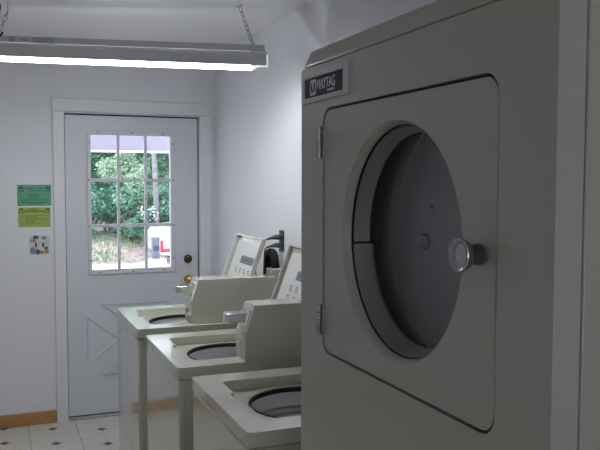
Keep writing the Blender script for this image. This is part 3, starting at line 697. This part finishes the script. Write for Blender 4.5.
for k in range(9000):
    p = Vector((rr_.uniform(-4, 10), 25.75+rr_.uniform(-.35, .12), rr_.uniform(.6, 5.0))); sz = rr_.uniform(.14, .30)
    q = Euler((rr_.uniform(-1, 1)+PI/2, rr_.uniform(-.8, .8), rr_.uniform(-.8, .8))).to_matrix()
    hm.bm.faces.new([hm.bm.verts.new(p+q @ Vector(v)) for v in ((-sz*.5, 0, 0), (0, -sz*.3, .02), (sz*.5, 0, 0), (0, sz*.3, .02))])
hm.build('foliage', M['leaf_a'], hd, recalc=False)
# slim bare trunk in the top right panes
tt = empty('slim_tree', (3.33, 13.75, bz(13.75)), label='slim grey tree trunk seen in the top right door pane', cat='tree')
MB().tube([(3.33, 13.75, bz(13.75)-.15), (3.31, 13.75, 1.2), (3.27, 13.77, 2.3), (3.22, 13.8, 3.6)], [.07, .065, .06, .05], 10).build('trunk', M['bark'], tt, smooth=60)
lc = leaf_cloud(.6, .5, 3.5, 500, .12, 77); lc.bm.transform(Matrix.Translation((3.22, 13.8, .3))); lc.build('foliage', M['leaf_a'], tt, recalc=False)

# porch beam on two posts
pb = empty('porch_beam', (.5, 1.9, GZ), label='lilac painted porch beam across the top of the door window', cat='beam')
MB().box(-2.2, 3.6, 1.86, 1.98, 1.884, 2.30).build('beam', M['beam'], pb)
MB().box(-2.2, 3.6, 1.845, 1.995, 1.868, 1.884).build('lit_edge_strip', M['beam_edge'], pb)  # white strip stands in for the lit lower edge of the beam
for x in (-2.1, 3.5): MB().box(x-.06, x+.06, 1.86, 1.98, GZ, 1.868).build('post', M['beam_edge'], pb)

# utility pedestal
pd = empty('utility_pedestal', (2.745, 11.0, GZ), label='small blue-grey utility pedestal standing left of the white car', cat='utility box')
MB().box(2.55, 2.95, 10.80, 11.15, GZ, -.055).build('base_block', M['beam_edge'], pd, bevel=.02)  # added block, its white stands in for glaring sunlit ground
MB().box(2.672, 2.825, 10.93, 11.08, -.06, .36).build('body', M['ped'], pd, bevel=.012)
MB().box(2.665, 2.832, 10.922, 11.088, .34, .40).build('cap', M['ped'], pd, bevel=.02)
MB().box(2.69, 2.81, 10.925, 10.932, .12, .22).build('nameplate', M['slate'], pd)

# white saloon car parked with its tail towards the pedestal
car = empty('car', (4.9, 11.9, GZ), label='white saloon car with red tail lamps parked at the right outside the door', cat='car')
prof = [(2.90, .00), (2.88, .28), (2.92, .46), (3.02, .58), (3.62, .66), (4.15, 1.05), (5.25, 1.10), (5.95, .68), (6.95, .55), (7.12, .30), (7.10, .02), (6.6, -.05), (3.2, -.05)]
b0, b1 = 11.25, 12.85
cb = MB().prism([(x, b0, z) for x, z in prof], (0, b1-b0, 0))
for v in cb.bm.verts:
    if v.co.z > .9: v.co.y += .16 if v.co.y < 12 else -.16
cbo = cb.build('body', M['car'], car, bevel=.05, seg=3)
for y in (b0, b1):
    s = 1 if y == b0 else -1
    for x in (3.55, 6.25):
        wv = MB().cyl((x, y-.01*s, GZ+.31), (x, y+.19*s, GZ+.31), .31, n=28).build('wheel', M['tyre'], car, bevel=.03)
        MB().cyl((x, y-.018*s, GZ+.31), (x, y-.002*s, GZ+.31), .19, n=24).build('hubcap', M['chrome'], wv, bevel=.008)
    sd = MB().prism([(3.86, y+.02*s, .70), (4.22, y+.125*s, 1.00), (4.72, y+.13*s, 1.02), (4.72, y+.02*s, .70)], (0, -.012*s, 0)).prism([(4.80, y+.02*s, .70), (4.80, y+.13*s, 1.02), (5.22, y+.135*s, 1.03), (5.70, y+.02*s, .70)], (0, -.012*s, 0))
    sd.build('side_window', M['car_glass'], car)
    tl = MB().box(2.90, 2.97, y-.014*s, y+.05*s, .05, .31).box(2.93, 3.16, y-.014*s, y+.02*s, .05, .13)
    tl.build('tail_lamp', M['tail'], car, bevel=.015, label='red tail lamp')

# ------------------------------------------------------------------ light and sky
w = bpy.data.worlds.new('World'); SC.world = w; w.use_nodes = True
bg = w.node_tree.nodes['Background']; bg.inputs[0].default_value = (.86, .92, 1.0, 1); bg.inputs[1].default_value = 2.3
sun = bpy.data.lights.new('sun', 'SUN'); sun.energy = 3.0; sun.angle = math.radians(2); sun.color = (1, .97, .92)
so_ = bpy.data.objects.new('sun', sun); COL.objects.link(so_)
so_.rotation_euler = Vector((.95, -.08, -1.0)).to_track_quat('-Z', 'Y').to_euler()

# ------------------------------------------------------------------ camera
cam = bpy.data.cameras.new('camera'); co = bpy.data.objects.new('camera', cam); COL.objects.link(co)
rt = Vector((.92756625, -.37365229, .00219478)); up = Vector((.01930298, .05378258, .99836608)); fw = Vector((.37315981, .92600832, -.05709951))
co.matrix_world = Matrix(((rt.x, up.x, -fw.x, -.45202631), (rt.y, up.y, -fw.y, -5.22009406), (rt.z, up.z, -fw.z, 1.60230202), (0, 0, 0, 1)))
cam.sensor_width = 36; cam.lens = 760/600*36; cam.clip_start = .02
SC.camera = co
SC.view_settings.view_transform = 'Standard'; SC.view_settings.look = 'None'
SC.view_settings.exposure = 0.0; SC.view_settings.gamma = 1; SC.view_settings.use_curve_mapping = False
SC.cycles.use_denoising = True
SC.cycles.max_bounces = 10; SC.cycles.transparent_max_bounces = 12; SC.cycles.sample_clamp_indirect = 6
